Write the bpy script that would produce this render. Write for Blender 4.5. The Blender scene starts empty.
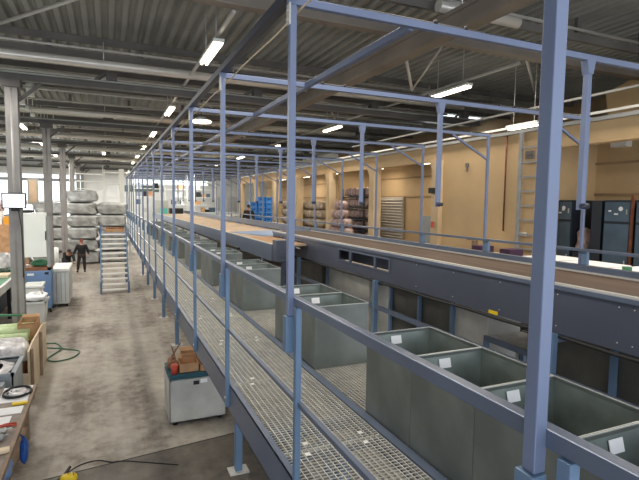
import bpy, math, random
from mathutils import Vector, Matrix
random.seed(7)
R = math.radians
scene = bpy.context.scene
col = scene.collection

# ------------------------------------------------------------------ materials
def new_mat(name):
    m = bpy.data.materials.new(name); m.use_nodes = True
    nt = m.node_tree; b = nt.nodes['Principled BSDF']
    return m, nt, b
def mat(name, rgb, rough=.6, metal=0., var=0., scale=6., bump=0., bscale=40., emit=None, es=0., rgb2=None, spec=None, detail=4, stretch=None):
    m, nt, b = new_mat(name)
    b.inputs['Base Color'].default_value = (*rgb, 1); b.inputs['Roughness'].default_value = rough
    b.inputs['Metallic'].default_value = metal
    if spec is not None: b.inputs['Specular IOR Level'].default_value = spec
    if var or rgb2:
        tc = nt.nodes.new('ShaderNodeTexCoord'); n = nt.nodes.new('ShaderNodeTexNoise')
        n.inputs['Scale'].default_value = scale; n.inputs['Detail'].default_value = detail
        if stretch:
            mp = nt.nodes.new('ShaderNodeMapping'); mp.inputs['Scale'].default_value = stretch
            nt.links.new(tc.outputs['Object'], mp.inputs['Vector']); nt.links.new(mp.outputs[0], n.inputs['Vector'])
        else: nt.links.new(tc.outputs['Object'], n.inputs['Vector'])
        r = nt.nodes.new('ShaderNodeValToRGB')
        r.color_ramp.elements[0].position = .35; r.color_ramp.elements[1].position = .66
        c2 = rgb2 if rgb2 else tuple(min(1, c*(1+var)) for c in rgb)
        c1 = rgb if rgb2 else tuple(c*(1-var) for c in rgb)
        r.color_ramp.elements[0].color = (*c1, 1); r.color_ramp.elements[1].color = (*c2, 1)
        nt.links.new(n.outputs['Fac'], r.inputs['Fac']); nt.links.new(r.outputs['Color'], b.inputs['Base Color'])
    if bump:
        tc = nt.nodes.new('ShaderNodeTexCoord'); n = nt.nodes.new('ShaderNodeTexNoise')
        n.inputs['Scale'].default_value = bscale; bp = nt.nodes.new('ShaderNodeBump')
        bp.inputs['Strength'].default_value = bump; bp.inputs['Distance'].default_value = .02
        nt.links.new(tc.outputs['Object'], n.inputs['Vector']); nt.links.new(n.outputs['Fac'], bp.inputs['Height'])
        nt.links.new(bp.outputs['Normal'], b.inputs['Normal'])
    if emit:
        b.inputs['Emission Color'].default_value = (*emit, 1); b.inputs['Emission Strength'].default_value = es
    return m

M = dict(
 post=mat('lilac_blue_paint', (.15,.185,.29), .38, .1, .06, 3),
 rail=mat('blue_paint', (.125,.20,.31), .4, .1, .06, 3),
 handrail=mat('slate_blue_paint', (.12,.15,.215), .34, .25, .07, 4),
 panel=mat('dark_slate_panel', (.078,.088,.125), .42, .2, .08, 1.2),
 navy=mat('navy_steel', (.028,.035,.06), .45, .2),
 galv=mat('galvanised_sheet', (.20,.22,.205), .42, .55, .2, 2.2, .08, 3),
 galv_in=mat('galvanised_sheet_inner', (.16,.19,.175), .45, .5, .3, 3, .1, 4),
 galv_rim=mat('galvanised_rim', (.46,.48,.46), .4, .3),
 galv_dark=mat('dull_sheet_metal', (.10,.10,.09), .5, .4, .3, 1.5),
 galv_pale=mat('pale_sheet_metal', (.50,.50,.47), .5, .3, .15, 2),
 grate=mat('galvanised_grating', (.60,.58,.52), .5, .2, .12, 8),
 clip=mat('grating_clip_zinc', (.85,.83,.78), .5, .2),
 belt=mat('brown_belt', (.105,.064,.042), .75, 0, .25, 1.5, stretch=(6,.5,1)),
 wood_belt=mat('pale_boards', (.52,.38,.25), .6, 0, .15, 2),
 trim=mat('pale_trim', (.62,.60,.56), .45, .3),
 black=mat('black_rubber', (.012,.012,.013), .6),
 tan=mat('tan_plaster', (.53,.375,.205), .85, 0, .10, .7),
 tan_l=mat('tan_pilaster_plaster', (.58,.44,.27), .85, 0, .08, 1.5),
 tan_d=mat('brown_plaster', (.34,.23,.13), .85, 0, .15, .8),
 white=mat('white_plaster', (.78,.78,.76), .8, 0, .05, 1),
 whitep=mat('white_enamel', (.80,.82,.78), .4, 0, .03, 1),
 grey=mat('grey_paint', (.30,.31,.31), .5, .2, .1, 3),
 column=mat('column_grey_paint', (.30,.285,.27), .5, .2, .15, 2),
 girder=mat('dark_girder_paint', (.16,.15,.14), .6, .1, .2, 1),
 girder_b=mat('brown_girder_paint', (.24,.205,.17), .6, .1, .15, 1),
 deck=mat('roof_deck_steel', (.30,.31,.29), .55, .15, .2, .6),
 duct=mat('pale_duct', (.80,.77,.71), .22, .3, .05, 2),
 conduit=mat('pale_conduit', (.62,.62,.60), .4, .3),
 flash=mat('flashing_pale', (.42,.45,.42), .5, .2, .1, 2),
 tube=mat('lit_fluorescent', (1,.93,.8), .5, emit=(1,.86,.64), es=9.),
 window=mat('overcast_glass', (.9,.95,1), .3, emit=(.86,.95,1.), es=2.6),
 window2=mat('frosted_panel_glass', (.8,.9,.9), .3, emit=(.84,.93,.93), es=1.3),
 blind=mat('dark_strip_glass', (.10,.14,.11), .3),
 screen=mat('lit_screen', (.9,.93,1), .3, emit=(.93,.96,1), es=1.6),
 concrete=None,
 ply=mat('plywood', (.70,.57,.40), .7, 0, .12, 3, stretch=(1,6,1)),
 bench_top=mat('worn_bench_top', (.22,.17,.14), .6, 0, .25, 5),
 wood=mat('bench_wood', (.26,.18,.12), .65, 0, .2, 4),
 card=mat('cardboard', (.50,.29,.15), .8, 0, .15, 5),
 card_d=mat('rusty_board', (.22,.10,.05), .8, 0, .3, 5),
 red=mat('red_plastic', (.50,.06,.03), .45),
 blue_bag=mat('blue_bag', (.01,.08,.35), .45, 0, .3, 12),
 blue_crate=mat('blue_plastic', (.02,.19,.60), .4, 0, .15, 3),
 teal=mat('teal_plastic', (.02,.09,.12), .45),
 lblue=mat('light_blue_enamel', (.16,.27,.48), .45, .05, .06, 2),
 green=mat('green_rubber', (.05,.20,.10), .6, 0, .2, 4),
 green_l=mat('pale_green_foil', (.50,.62,.34), .45, 0, .15, 6),
 hose=mat('green_hose', (.03,.13,.06), .5),
 tote=mat('grey_tote', (.28,.31,.33), .5, 0, .08, 3),
 tote_l=mat('pale_grey_plastic', (.58,.60,.58), .5, 0, .05, 3),
 paper=mat('paper', (.85,.85,.86), .7, 0, .04, 9),
 film=mat('wrinkled_film', (.62,.60,.60), .25, .0, .25, 9, .6, 14),
 yellow=mat('yellow_plastic', (.75,.52,.01), .4),
 orange=mat('orange_plastic', (.80,.35,.02), .5),
 bag=mat('grey_big_bag', (.27,.28,.275), .55, 0, .3, 2.5, .5, 5),
 bag_l=mat('pale_big_bag', (.37,.38,.37), .5, 0, .25, 3, .5, 5),
 pink=mat('pinkish_sack', (.20,.12,.11), .7, 0, 0, 7, rgb2=(.55,.42,.38)),
 beige=mat('beige_bale', (.25,.19,.13), .75, 0, 0, 6, rgb2=(.62,.52,.40)),
 brownnet=mat('brown_netting', (.14,.09,.06), .8, 0, .5, 30),
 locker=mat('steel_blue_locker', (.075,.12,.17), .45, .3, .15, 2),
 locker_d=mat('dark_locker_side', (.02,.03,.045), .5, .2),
 rust=mat('rust_post', (.14,.045,.02), .8, 0, .3, 5),
 purple=mat('purple_cloth', (.07,.03,.07), .8),
 skin=mat('skin', (.50,.27,.18), .6),
 cloth_b=mat('black_cloth', (.018,.018,.020), .85),
 cloth_br=mat('dark_brown_cloth', (.045,.032,.026), .85),
 hair=mat('dark_hair', (.03,.015,.01), .7),
 hair_r=mat('reddish_cap', (.30,.06,.03), .7),
 shutter=mat('roller_shutter_grey', (.60,.56,.50), .6, .2),
 turq=mat('turquoise_plastic', (.12,.55,.48), .5),
)
def concrete():
    m, nt, b = new_mat('worn_concrete')
    tc = nt.nodes.new('ShaderNodeTexCoord')
    n1 = nt.nodes.new('ShaderNodeTexNoise'); n1.inputs['Scale'].default_value = .55; n1.inputs['Detail'].default_value = 8
    n2 = nt.nodes.new('ShaderNodeTexNoise'); n2.inputs['Scale'].default_value = 4; n2.inputs['Detail'].default_value = 9; n2.inputs['Roughness'].default_value = .7
    mp = nt.nodes.new('ShaderNodeMapping'); mp.inputs['Scale'].default_value = (1.6, .12, 1)
    n3 = nt.nodes.new('ShaderNodeTexNoise'); n3.inputs['Scale'].default_value = 1.2; n3.inputs['Detail'].default_value = 5
    nt.links.new(tc.outputs['Object'], n1.inputs['Vector']); nt.links.new(tc.outputs['Object'], n2.inputs['Vector'])
    nt.links.new(tc.outputs['Object'], mp.inputs['Vector']); nt.links.new(mp.outputs[0], n3.inputs['Vector'])
    a = nt.nodes.new('ShaderNodeMath'); a.operation = 'ADD'; nt.links.new(n1.outputs['Fac'], a.inputs[0]); nt.links.new(n3.outputs['Fac'], a.inputs[1])
    a2 = nt.nodes.new('ShaderNodeMath'); a2.operation = 'ADD'; nt.links.new(a.outputs[0], a2.inputs[0]); nt.links.new(n2.outputs['Fac'], a2.inputs[1])
    r = nt.nodes.new('ShaderNodeValToRGB'); e = r.color_ramp.elements
    e[0].position = .40; e[0].color = (.13,.10,.075,1); e[1].position = .62; e[1].color = (.47,.43,.37,1)
    x = e.new(.5); x.color = (.33,.295,.25,1)
    d = nt.nodes.new('ShaderNodeMath'); d.operation = 'DIVIDE'; d.inputs[1].default_value = 3
    nt.links.new(a2.outputs[0], d.inputs[0]); nt.links.new(d.outputs[0], r.inputs['Fac'])
    nt.links.new(r.outputs['Color'], b.inputs['Base Color']); b.inputs['Roughness'].default_value = .62
    return m
M['concrete'] = concrete()
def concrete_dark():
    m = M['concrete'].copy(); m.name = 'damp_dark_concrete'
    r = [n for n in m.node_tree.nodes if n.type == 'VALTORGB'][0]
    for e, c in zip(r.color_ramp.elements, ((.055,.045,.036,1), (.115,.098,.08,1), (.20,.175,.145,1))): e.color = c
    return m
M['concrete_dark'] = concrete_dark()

# ------------------------------------------------------------------ mesh helpers
base = {}          # world origin of each thing's tree
class MB:
    def __init__(s): s.v = []; s.f = []; s.sm = []
    def add(s, vs, fs, smooth=False):
        o = len(s.v); s.v += [tuple(p) for p in vs]
        s.f += [tuple(i+o for i in f) for f in fs]; s.sm += [smooth]*len(fs); return s
    def box(s, x0, x1, y0, y1, z0, z1):
        vs = [(x,y,z) for x in (x0,x1) for y in (y0,y1) for z in (z0,z1)]
        return s.add(vs, [(0,1,3,2),(4,6,7,5),(0,4,5,1),(2,3,7,6),(0,2,6,4),(1,5,7,3)])
    def bar(s, p, q, w, h=None):
        h = h or w; p = Vector(p); q = Vector(q); d = (q-p).normalized()
        up = Vector((0,0,1)) if abs(d.z) < .95 else Vector((0,1,0))
        a = d.cross(up).normalized()*w/2; b = a.cross(d).normalized()*h/2
        vs = [p-a-b, p+a-b, p+a+b, p-a+b, q-a-b, q+a-b, q+a+b, q-a+b]
        return s.add(vs, [(3,2,1,0),(4,5,6,7),(0,1,5,4),(1,2,6,5),(2,3,7,6),(3,0,4,7)])
    def cyl(s, p, q, r, n=12, r2=None):
        r2 = r if r2 is None else r2
        p = Vector(p); q = Vector(q); d = (q-p).normalized()
        up = Vector((0,0,1)) if abs(d.z) < .95 else Vector((0,1,0))
        a = d.cross(up).normalized(); b = a.cross(d)
        vs = [p+(a*math.cos(t)+b*math.sin(t))*r for t in [2*math.pi*i/n for i in range(n)]]
        vs += [q+(a*math.cos(t)+b*math.sin(t))*r2 for t in [2*math.pi*i/n for i in range(n)]]
        s.add(vs, [(i,(i+1)%n,n+(i+1)%n,n+i) for i in range(n)], True)
        return s.add(vs, [tuple(range(n-1,-1,-1)), tuple(range(n,2*n))])
    def tube(s, pts, r, n=8):
        pts = [Vector(p) for p in pts]; vs = []; L = len(pts)
        for i, p in enumerate(pts):
            d = (pts[min(i+1,L-1)]-pts[max(i-1,0)]).normalized()
            up = Vector((0,0,1)) if abs(d.z) < .9 else Vector((0,1,0))
            a = d.cross(up).normalized(); b = a.cross(d)
            vs += [p+(a*math.cos(t)+b*math.sin(t))*r for t in [2*math.pi*k/n for k in range(n)]]
        fs = [(i*n+k, i*n+(k+1)%n, (i+1)*n+(k+1)%n, (i+1)*n+k) for i in range(L-1) for k in range(n)]
        s.add(vs, fs, True)
        return s.add(vs, [tuple(range(n-1,-1,-1)), tuple(range((L-1)*n, L*n))])
    def prism(s, pts, axis, a, b):
        """polygon pts (2D) extruded along axis 'x','y' or 'z' from a to b"""
        def P(u, v, w): return {'x':(w,u,v), 'y':(u,w,v), 'z':(u,v,w)}[axis]
        n = len(pts); vs = [P(u,v,a) for u,v in pts]+[P(u,v,b) for u,v in pts]
        return s.add(vs, [(i,(i+1)%n,n+(i+1)%n,n+i) for i in range(n)]+[tuple(range(n-1,-1,-1)), tuple(range(n,2*n))])
    def blob(s, c, rx, ry, rz, amp=.12, seed=0, nu=16, nv=10, pw=.6):
        rnd = random.Random(seed); ph = [rnd.uniform(0,6.28) for _ in range(8)]
        vs = []
        def sp(t): return math.copysign(abs(t)**pw, t)
        for j in range(nv+1):
            th = math.pi*j/nv
            for i in range(nu):
                u = 2*math.pi*i/nu
                k = 1+amp*(math.sin(3*u+ph[0]+2*th)*.5+math.sin(5*u+ph[1]-3*th)*.4+math.sin(4*th+ph[2]+u)*.5)
                x, y, z = sp(math.sin(th))*sp(math.cos(u)), sp(math.sin(th))*sp(math.sin(u)), sp(math.cos(th))
                vs.append((c[0]+rx*x*k, c[1]+ry*y*k, c[2]+rz*z*(1+amp*.5*math.sin(2*u+ph[3]))))
        fs = [(j*nu+i, (j+1)*nu+i, (j+1)*nu+(i+1)%nu, j*nu+(i+1)%nu) for j in range(nv) for i in range(nu)]
        return s.add(vs, fs, True)
    def build(s, name, m, parent=None, bevel=0):
        o0 = base.get(parent.name, Vector()) if parent else (Vector())
        me = bpy.data.meshes.new(name)
        me.from_pydata([tuple(Vector(v)-o0) for v in s.v], [], s.f)
        me.polygons.foreach_set('use_smooth', s.sm)
        me.materials.append(M[m] if isinstance(m, str) else m); me.update()
        o = bpy.data.objects.new(name, me); col.objects.link(o)
        if parent: o.parent = parent; base[o.name] = o0
        if bevel:
            b = o.modifiers.new('bevel', 'BEVEL'); b.width = bevel; b.segments = 2; b.limit_method = 'ANGLE'
        import bmesh
        bm = bmesh.new(); bm.from_mesh(me); bmesh.ops.remove_doubles(bm, verts=bm.verts, dist=1e-6)
        bmesh.ops.recalc_face_normals(bm, faces=bm.faces)
        bm.to_mesh(me); bm.free()
        return o
def tag(o, label, cat, group=None, kind=None):
    o['label'] = label; o['category'] = cat
    if group: o['group'] = group
    if kind: o['kind'] = kind
    return o
def thing(name, loc, label, cat, group=None):
    o = bpy.data.objects.new(name, None); col.objects.link(o)
    o.location = loc; base[o.name] = Vector(loc); o.empty_display_size = .1
    return tag(o, label, cat, group)
def struct(name, mb, m):
    o = mb.build(name, m); o['kind'] = 'structure'; return o
def copy_tree(o, parent=None):
    c = o.copy(); col.objects.link(c); c.parent = parent
    for ch in list(o.children): copy_tree(ch, c)
    return c
B = lambda *a: MB().box(*a)
def solo(name, mb, m, label, cat, group=None, bevel=0, kind=None):
    return tag(mb.build(name, m, bevel=bevel), label, cat, group, kind)
ORD = ['nearest','second','third','fourth','fifth','sixth','seventh','eighth','ninth','tenth','eleventh','twelfth','thirteenth','fourteenth','fifteenth','sixteenth','seventeenth','eighteenth','nineteenth','twentieth']
def nth(k): return ORD[k]

# ------------------------------------------------------------------ key dimensions
CAMZ = 3.9
DZ = 2.15                      # walkway level
S = 1.816; Y0 = .871; NF = 16
FY = [Y0+S*k for k in range(NF)]
YEND = FY[-1]+.15

# ------------------------------------------------------------------ setting
fl = B(-16, 16, -6, 52, -.2, 0); struct('floor', fl, 'concrete')
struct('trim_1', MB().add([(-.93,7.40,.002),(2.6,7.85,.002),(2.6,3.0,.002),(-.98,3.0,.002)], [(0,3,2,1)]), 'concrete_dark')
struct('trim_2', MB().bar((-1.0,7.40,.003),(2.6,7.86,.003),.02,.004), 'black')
# raised loading floor on the right
struct('trim_3', B(6.7, 13.9, 1.0, 46, 1.8, 2.0), 'concrete')
# roof
def corrugated():
    mb = MB(); z0, z1, p = 7.72, 7.80, .26; x = -16
    prof = []
    while x < 16:
        prof += [(x, z0), (x+.10, z0), (x+.14, z1), (x+.22, z1)]; x += p
    for ya, yb in [(-4, 52)]:
        n = len(prof); vs = [(u, ya, v) for u, v in prof]+[(u, yb, v) for u, v in prof]
        mb.add(vs, [(i, i+1, n+i+1, n+i) for i in range(n-1)])
    return mb
struct('ceiling', corrugated(), 'deck')
# walls
YW = 50
mb = MB(); mb.box(-16,16,YW,YW+.2,0,2.3); mb.box(-16,16,YW,YW+.2,6.1,7.8)
mb.box(-2.0,16,YW,YW+.2,2.3,6.1); mb.box(-16,-2.0,YW,YW+.2,3.35,3.75)
struct('wall_back', mb, 'white')
n = 1
for i, (xa, xb) in enumerate([(-16,-13.2),(-13.1,-9.9),(-9.8,-6.9),(-6.8,-3.9),(-3.8,-2.05)]):
    struct('window_%d' % n, B(xa,xb,YW+.05,YW+.08,3.75,5.5), 'window2'); n += 1
    struct('window_%d' % n, B(xa,xb,YW+.05,YW+.08,2.3,3.35), 'window'); n += 1
mb = MB()
for x in (-13.15,-9.85,-6.85,-3.85): mb.box(x-.05,x+.05,YW-.02,YW+.1,2.3,6.1)
mb.box(-16,-2,YW-.02,YW+.1,5.5,5.75)
struct('trim_4', mb, 'grey')
struct('window_11', B(1.6,5.2,YW-.03,YW,4.7,5.3), 'blind')
struct('wall_left', B(-16.2,-16,-6,52,0,7.8), 'white')
struct('wall_right_outer', B(16,16.2,-4,33,0,7.8), 'tan_d')
struct('wall_right_far', B(16,16.2,33,52,0,7.8), 'white')
struct('wall_right_gable', MB().prism([(1,5.52),(8.7,5.52),(8.95,6.9),(8.09,7.18),(6.2,7.70),(1,7.70)], 'x', 12.2, 12.4), 'tan')
struct('window_12', B(13.2,15.4,17.0,18.6,7.68,7.71), 'window')
struct('window_13', B(2.3,9.5,YW-.03,YW,5.45,6.0), 'window2')  # invented glowing pane, added to whiten the back wall
# inner building front, X = 8.5
mb = MB(); mb.box(8.5,8.75,7.75,10.885,2.0,5.1)
struct('wall_right_front', mb, 'tan')
mb = MB(); mb.box(8.5,8.75,1.5,33,5.1,5.50); struct('trim_5', mb, 'tan')
mb = MB(); mb.prism([(8.42,5.50),(8.75,5.50),(8.75,5.57),(8.42,5.57)], 'y', 1.5, 33); struct('trim_6', mb, 'grey')
struct('trim_7', B(8.75,15.9,1.5,33,5.42,5.5), 'girder')
struct('wall_right_recess', B(10.4,10.55,1.5,33,2.0,5.42), 'tan')
struct('wall_right_partition', B(8.75,10.4,7.75,7.9,2.0,5.42), 'tan')
struct('wall_right_bay', B(8.75,10.4,17.9,18.05,2.0,5.42), 'tan')
mb = MB()
for z in (4.15,4.85): mb.box(10.36,10.4,1.5,33,z,z+.05)
struct('trim_8', mb, 'tan_d')
for i, y in enumerate([11.05,14.6,18.2,21.8,25.4,29.0,32.6]):
    mb = MB(); mb.box(8.36,8.66,y-.16,y+.16,2.0,4.85)
    mb.prism([(y-.16,4.85),(y+.16,4.85),(y+.3,5.1),(y-.16,5.1)], 'x', 8.36, 8.66)
    solo('pilaster', mb, 'tan_l', 'tan plaster pilaster with flared head, %s along the building front' % nth(i), 'pilaster', 'pilasters of the tan building front')
struct('door_1', B(10.3,10.36,15.55,17.8,2.0,4.15), 'shutter')
mb = MB()
z = 2.05
while z < 4.1: mb.cyl((10.29,15.55,z),(10.29,17.8,z),.035,6); z += .11
struct('trim_9', mb, 'shutter')
struct('door_2', B(8.66,8.72,11.35,12.1,2.0,3.55), 'grey')
struct('door_3', B(10.3,10.36,19.0,21.3,2.0,3.9), 'locker_d')

# ------------------------------------------------------------------ roof steel
GY = [.5, 7.75]+[13.6+7.2*k for k in range(6)]
for i, y in enumerate(GY):
    mb = MB(); z0 = 6.95 if y < 8 else 6.68
    hh = .27 if y < 8 else .17; mb.box(-15.9,12.1,y-.10,y+.10,z0,z0+.03); mb.box(-15.9,12.1,y-.10,y+.10,z0+hh,z0+hh+.03); mb.box(-15.9,12.1,y-.03,y+.03,z0+.03,z0+hh)
    if y > 8:
        for x in (-13,-9,-5.5,-.2,3.6,7.4,11): mb.bar((x,y,z0+.2),(x+.3,y-.1,z0+.42),.07); mb.box(x+.25,x+.5,y-.15,y+.1,z0+.2,z0+.40)
    g = thing('roof_girder', (0,y,z0), 'dark steel roof girder spanning the hall, %s from the camera' % nth(i), 'roof girder', 'girders across the hall roof')
    mb.build('beam', 'girder' if y > 8 else 'girder_b', g)
    MB().box(-15.9,12.1,y+.16,y+.30,z0+hh+.03,z0+hh+.07).build('flashing', 'flash', g)
    MB().box(-15.9,12.1,y-.20,y-.14,z0+hh-.03,z0+hh).build('flashing', 'flash', g)
for i, y in enumerate(GY[1:]):
    mb = MB()
    for dy in ((2.4, 4.8) if i else (5.2,)):
        mb.box(-15.9,15.9,y+dy-.03,y+dy+.03,7.56,7.715)
    mb.box(-15.9,12.1,y-.6,y-.52,7.26,7.40)
    for q in range(14): mb.box(-15.2+2*q,-15.1+2*q,y-.6,y-.52,7.40,7.715)
    solo('roof_purlin_set', mb, 'girder', 'dark purlins under the roof deck beyond the %s girder' % nth(i+1), 'purlins', 'purlins under the roof deck')
    mb = MB().cyl((-15.9,y-.65,7.45),(12.1,y-.65,7.45),.03,8); mb.cyl((-15.9,y+3.4,7.2),(12.1,y+3.4,7.2),.028,8) if i else None; mb.cyl((-15.9,y+1.8,7.35),(12.1,y+1.8,7.35),.035,8) if i else None
    solo('cable_conduit', mb, 'conduit', 'thin pale conduits hung under the roof near the %s girder' % nth(i+1), 'conduit', 'conduits across the hall')
for i, y in enumerate([5.2,12.35,19.6,26.8,32.6,40.0]):
    xa, xb = (5.2,7.0) if i == 0 else (-15.5,10.3)
    r = .10
    if i == 0: y = 6.95; 
    z = (7.25,6.97,6.99,6.97,6.93,6.95)[i]
    mb = MB().cyl((xa,y,z),(xb,y,z),r,20)
    for k in range(int((xb-xa)/3)+1): mb.cyl((xa+.5+3*k,y,z),(xa+.5+3*k,y,z+.5),.012,6)
    solo('ventilation_duct', mb, 'duct' if i != 4 else 'whitep', ['short round pale duct end above the conveyor','long round pale duct crossing under the roof, nearest full-width one','second long round pale duct under the roof','third long round pale duct under the roof','bright white long round duct, fourth under the roof','farthest long round pale duct under the roof'][i], 'duct', 'ducts across the hall roof')
# longitudinal girder above the conveyor
solo('roof_girder', MB().box(5.0,5.26,1,46,6.6,6.68).box(5.0,5.26,1,46,6.87,6.94).box(5.03,5.23,1,46,6.68,6.87), 'girder_b', 'brown box girder running lengthwise under the roof above the conveyor', 'roof girder')
# diagonal bracing
for i, (p, q, w) in enumerate([((6.1,9.4,7.5),(7.57,11.15,6.95),.08),((6.9,8.9,7.5),(7.57,11.15,6.95),.05),((9.6,9.2,7.5),(11.2,10.3,6.95),.08),
                       ((-1.9,11.5,7.3),(.6,8.1,7.3),.07),((3.2,17.5,7.4),(4.6,19.3,7.0),.06),((7.6,16.5,7.4),(8.9,18.3,7.0),.06),((-1.6,20.9,7.35),(2.2,19.9,7.4),.05),((-1.6,28.1,7.3),(2.8,27.2,7.4),.05)]):
    solo('bracing_rod', MB().cyl(p,q,w/2,8), 'conduit', 'pale steel bracing rod under the roof deck, ' + ['left arm of the V above the conveyor','right arm of the V above the conveyor','leaning one above the ladder','top left corner over the near columns','in the third bay over the mezzanine','in the third bay near the tan building','from the second column towards the mezzanine','from the third column towards the mezzanine'][i], 'bracing')
# columns on the left
for i in range(6):
    x, y = -2.0, 13.6+7.2*i
    t = thing('steel_column', (x,y,0), 'grey painted steel column in the left aisle, %s from the camera' % nth(i), 'column', 'columns along the left aisle')
    w = .13
    mb = MB().box(x-w,x+w,y-w,y-w+.03,0,6.68).box(x-w,x+w,y+w-.03,y+w,0,6.68).box(x-.05,x+.05,y-w+.03,y+w-.03,0,6.68)
    mb.cyl((x,y-.02,0),(x,y-.02,6.68),.115,16)
    mb.build('shaft', 'column' if i else M['column'], t)
    MB().box(x-.22,x+.22,y-.2,y+.2,0,.03).build('base_plate', 'girder', t)
    MB().box(x-.2,x+.2,y-.2,y+.2,6.5,6.67).bar((x+.1,y,6.2),(x+.6,y,6.64),.07).build('bracket', 'girder', t)
# insulated pipe hangers beside the column line (row of small pale fittings)
for i in range(7):
    y = 17.8+1.2*i
    solo('pipe_hanger', MB().cyl((-2.35,y,7.0),(-2.35,y,6.82),.085,12).cyl((-2.35,y,7.715),(-2.35,y,7.0),.015,6), 'whitep', 'small white cylindrical fitting under the roof beside the column line, %s of its row' % nth(i), 'fitting', 'small white fittings beside the column line')
for i in range(3):
    y = 17.6+7.2*i
    solo('pipe_hanger', MB().cyl((-2.1,y,7.45),(-2.1,y,7.05),.12,14).cyl((-2.1,y,7.715),(-2.1,y,7.45),.02,6), 'whitep', 'large white cylindrical fitting under the roof between two columns, %s one' % nth(i), 'fitting', 'large white fittings between the columns')
# light fixtures
def light(x, y, L, z=6.75, label='', name='ceiling_light'):
    t = thing(name, (x,y,z), label, 'lamp', 'fluorescent ceiling lamps')
    MB().box(x-.10,x+.10,y-L/2,y+L/2,z+.05,z+.11).build('housing', 'whitep', t)
    MB().cyl((x-.05,y-L/2+.03,z+.025),(x-.05,y+L/2-.03,z+.025),.028,10).cyl((x+.05,y-L/2+.03,z+.025),(x+.05,y+L/2-.03,z+.025),.028,10).build('lit_tube', 'tube', t)
    [MB().cyl((x,y+q*L/3,z+.11),(x,y+q*L/3,5.42 if z == 5.2 else 7.72),.01,6).build('hanger', 'conduit', t) for q in (-1,1)]
    return t
RX1 = 1.93
for i, y in enumerate([9.8,16.6,22.6,28.6,34.6,40.6]):
    light(RX1, y, 1.5, label='lit fluorescent tube lamp above the walkway, %s of its row' % nth(i))
for i, y in enumerate([10.3,17.4,24.5,31.6,38.7]):
    light(8.15, y, 1.5, label='lit fluorescent tube lamp near the tan building, %s of its row' % nth(i))
for i, y in enumerate([22.9,29.7,36.5]):
    light(-3.05, y, 1.5, label='lit fluorescent tube lamp left of the column line, %s of its row' % nth(i))
for i, (x, y) in enumerate([(5.4,21.3),(5.4,30.5),(-9,20),(-9,30),(9.7,9.3),(-.1,33.5)]):
    light(x, y, 1.0 if i == 4 else 1.4, z=5.86 if i == 4 else 6.75, label='lit fluorescent tube lamp ' + ['above the far conveyor deck','above the far end of the conveyor deck','over the left hall, near one','over the left hall, far one','over the roof of the tan building','over the aisle beyond the stair'][i])
for i, (x, ya, yb, z) in enumerate([(RX1,7.9,46,6.92),(8.15,8,46,6.92),(10.4,6,20,6.45),(9.3,5,20,5.8)]):
    solo('lighting_trunk', MB().box(x-.03,x+.03,ya,yb,z,z+.05), 'conduit', ['pale trunking rail carrying the lamps above the walkway','pale trunking rail carrying the lamps near the tan building','upper pale tube over the roof of the tan building','lower pale tube over the roof of the tan building'][i], 'lamp rail')
t = thing('pendant_lamp', (3.2,18.0,6.5), 'round white pendant lamp lit above the conveyor', 'lamp')
MB().cyl((3.2,18,6.78),(3.2,18,6.93),.38,20,.12).build('shade', 'whitep', t)
MB().cyl((3.2,18,6.74),(3.2,18,6.775),.34,20).build('lit_disc', 'tube', t)
MB().cyl((3.2,18,6.93),(3.2,18,7.72),.012,6).build('cord', 'black', t)

# ------------------------------------------------------------------ mezzanine portal frames
PX = .996; X2 = 3.446; X3 = 5.83; ZT = 5.05
for k, y in enumerate(FY):
    t = thing('portal_frame', (PX,y,DZ), 'blue steel portal frame over walkway and conveyor, %s from the camera' % nth(k), 'steel frame', 'portal frames of the mezzanine')
    MB().box(PX-.02,PX+.02,y-.02,y+.02,3.22,ZT-.025).build('tall_post', 'post', t, .003)
    MB().box(PX-.034,PX+.015,y-.030,y+.030,3.0,3.22).build('post_sleeve', 'rail', t, .003)
    MB().box(PX-.03,X3+.03,y-.02,y+.02,ZT-.025,ZT+.02).build('cross_beam', 'post', t, .003)
    MB().box(PX-.028,PX-.02,y-.025,y+.025,ZT-.14,ZT-.02).cyl((PX-.035,y,ZT-.06),(PX-.02,y,ZT-.06),.01,8).cyl((PX-.035,y,ZT-.11),(PX-.02,y,ZT-.11),.01,8).build('connector_plate', 'trim', t)
    if k:
        h = MB().box(X2-.023,X2+.023,y-.023,y+.023,3.87,ZT-.10).build('hanger_post', 'post', t, .003)
        MB().prism([(X2-.025,ZT-.13),(X2+.025,ZT-.13),(X2+.048,ZT-.026),(X2-.048,ZT-.026)], 'y', y-.03, y+.03).build('gusset', 'post', h)
        MB().cyl((X2-.035,y-.035,3.90),(X2+.035,y-.035,3.90),.022,10).build('end_fitting', 'navy', h)
    MB().box(X3-.02,X3+.02,y-.02,y+.02,3.125,ZT-.025).build('outer_post', 'post', t, .003)
    MB().bar((X3-.02,y,4.66),(5.08,y,ZT-.03),.03,.03).build('knee_brace', 'post', t)
    mb = MB()
    for dx in (1.0,1.25,3.3,3.55): mb.cyl((PX+dx,y,ZT+.02),(PX+dx,y,ZT+.05),.015,8)
    mb.cyl((PX+.05,y+.03,ZT+.035),(X3,y+.03,ZT+.035),.012,6); mb.build('cable', 'black', t)
solo('longitudinal_beam', MB().box(PX-.03,PX+.035,Y0-.5,YEND,ZT+.02,ZT+.075), 'navy', 'dark navy steel beam along the tops of the tall walkway posts', 'beam')
solo('cable', MB().tube([(PX+.05,FY[0]+i*.45,ZT-.045+.008*math.sin(i*2.1)) for i in range(60)], .006, 6), 'ply', 'thin yellowish cable strung along the dark top beam', 'cable')
solo('longitudinal_beam', MB().box(1.795,1.84,FY[1]+.02,YEND,ZT-.035,ZT+.015), 'post', 'pale blue steel beam lengthwise between the post row and the hangers', 'beam', bevel=.003)

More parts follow.
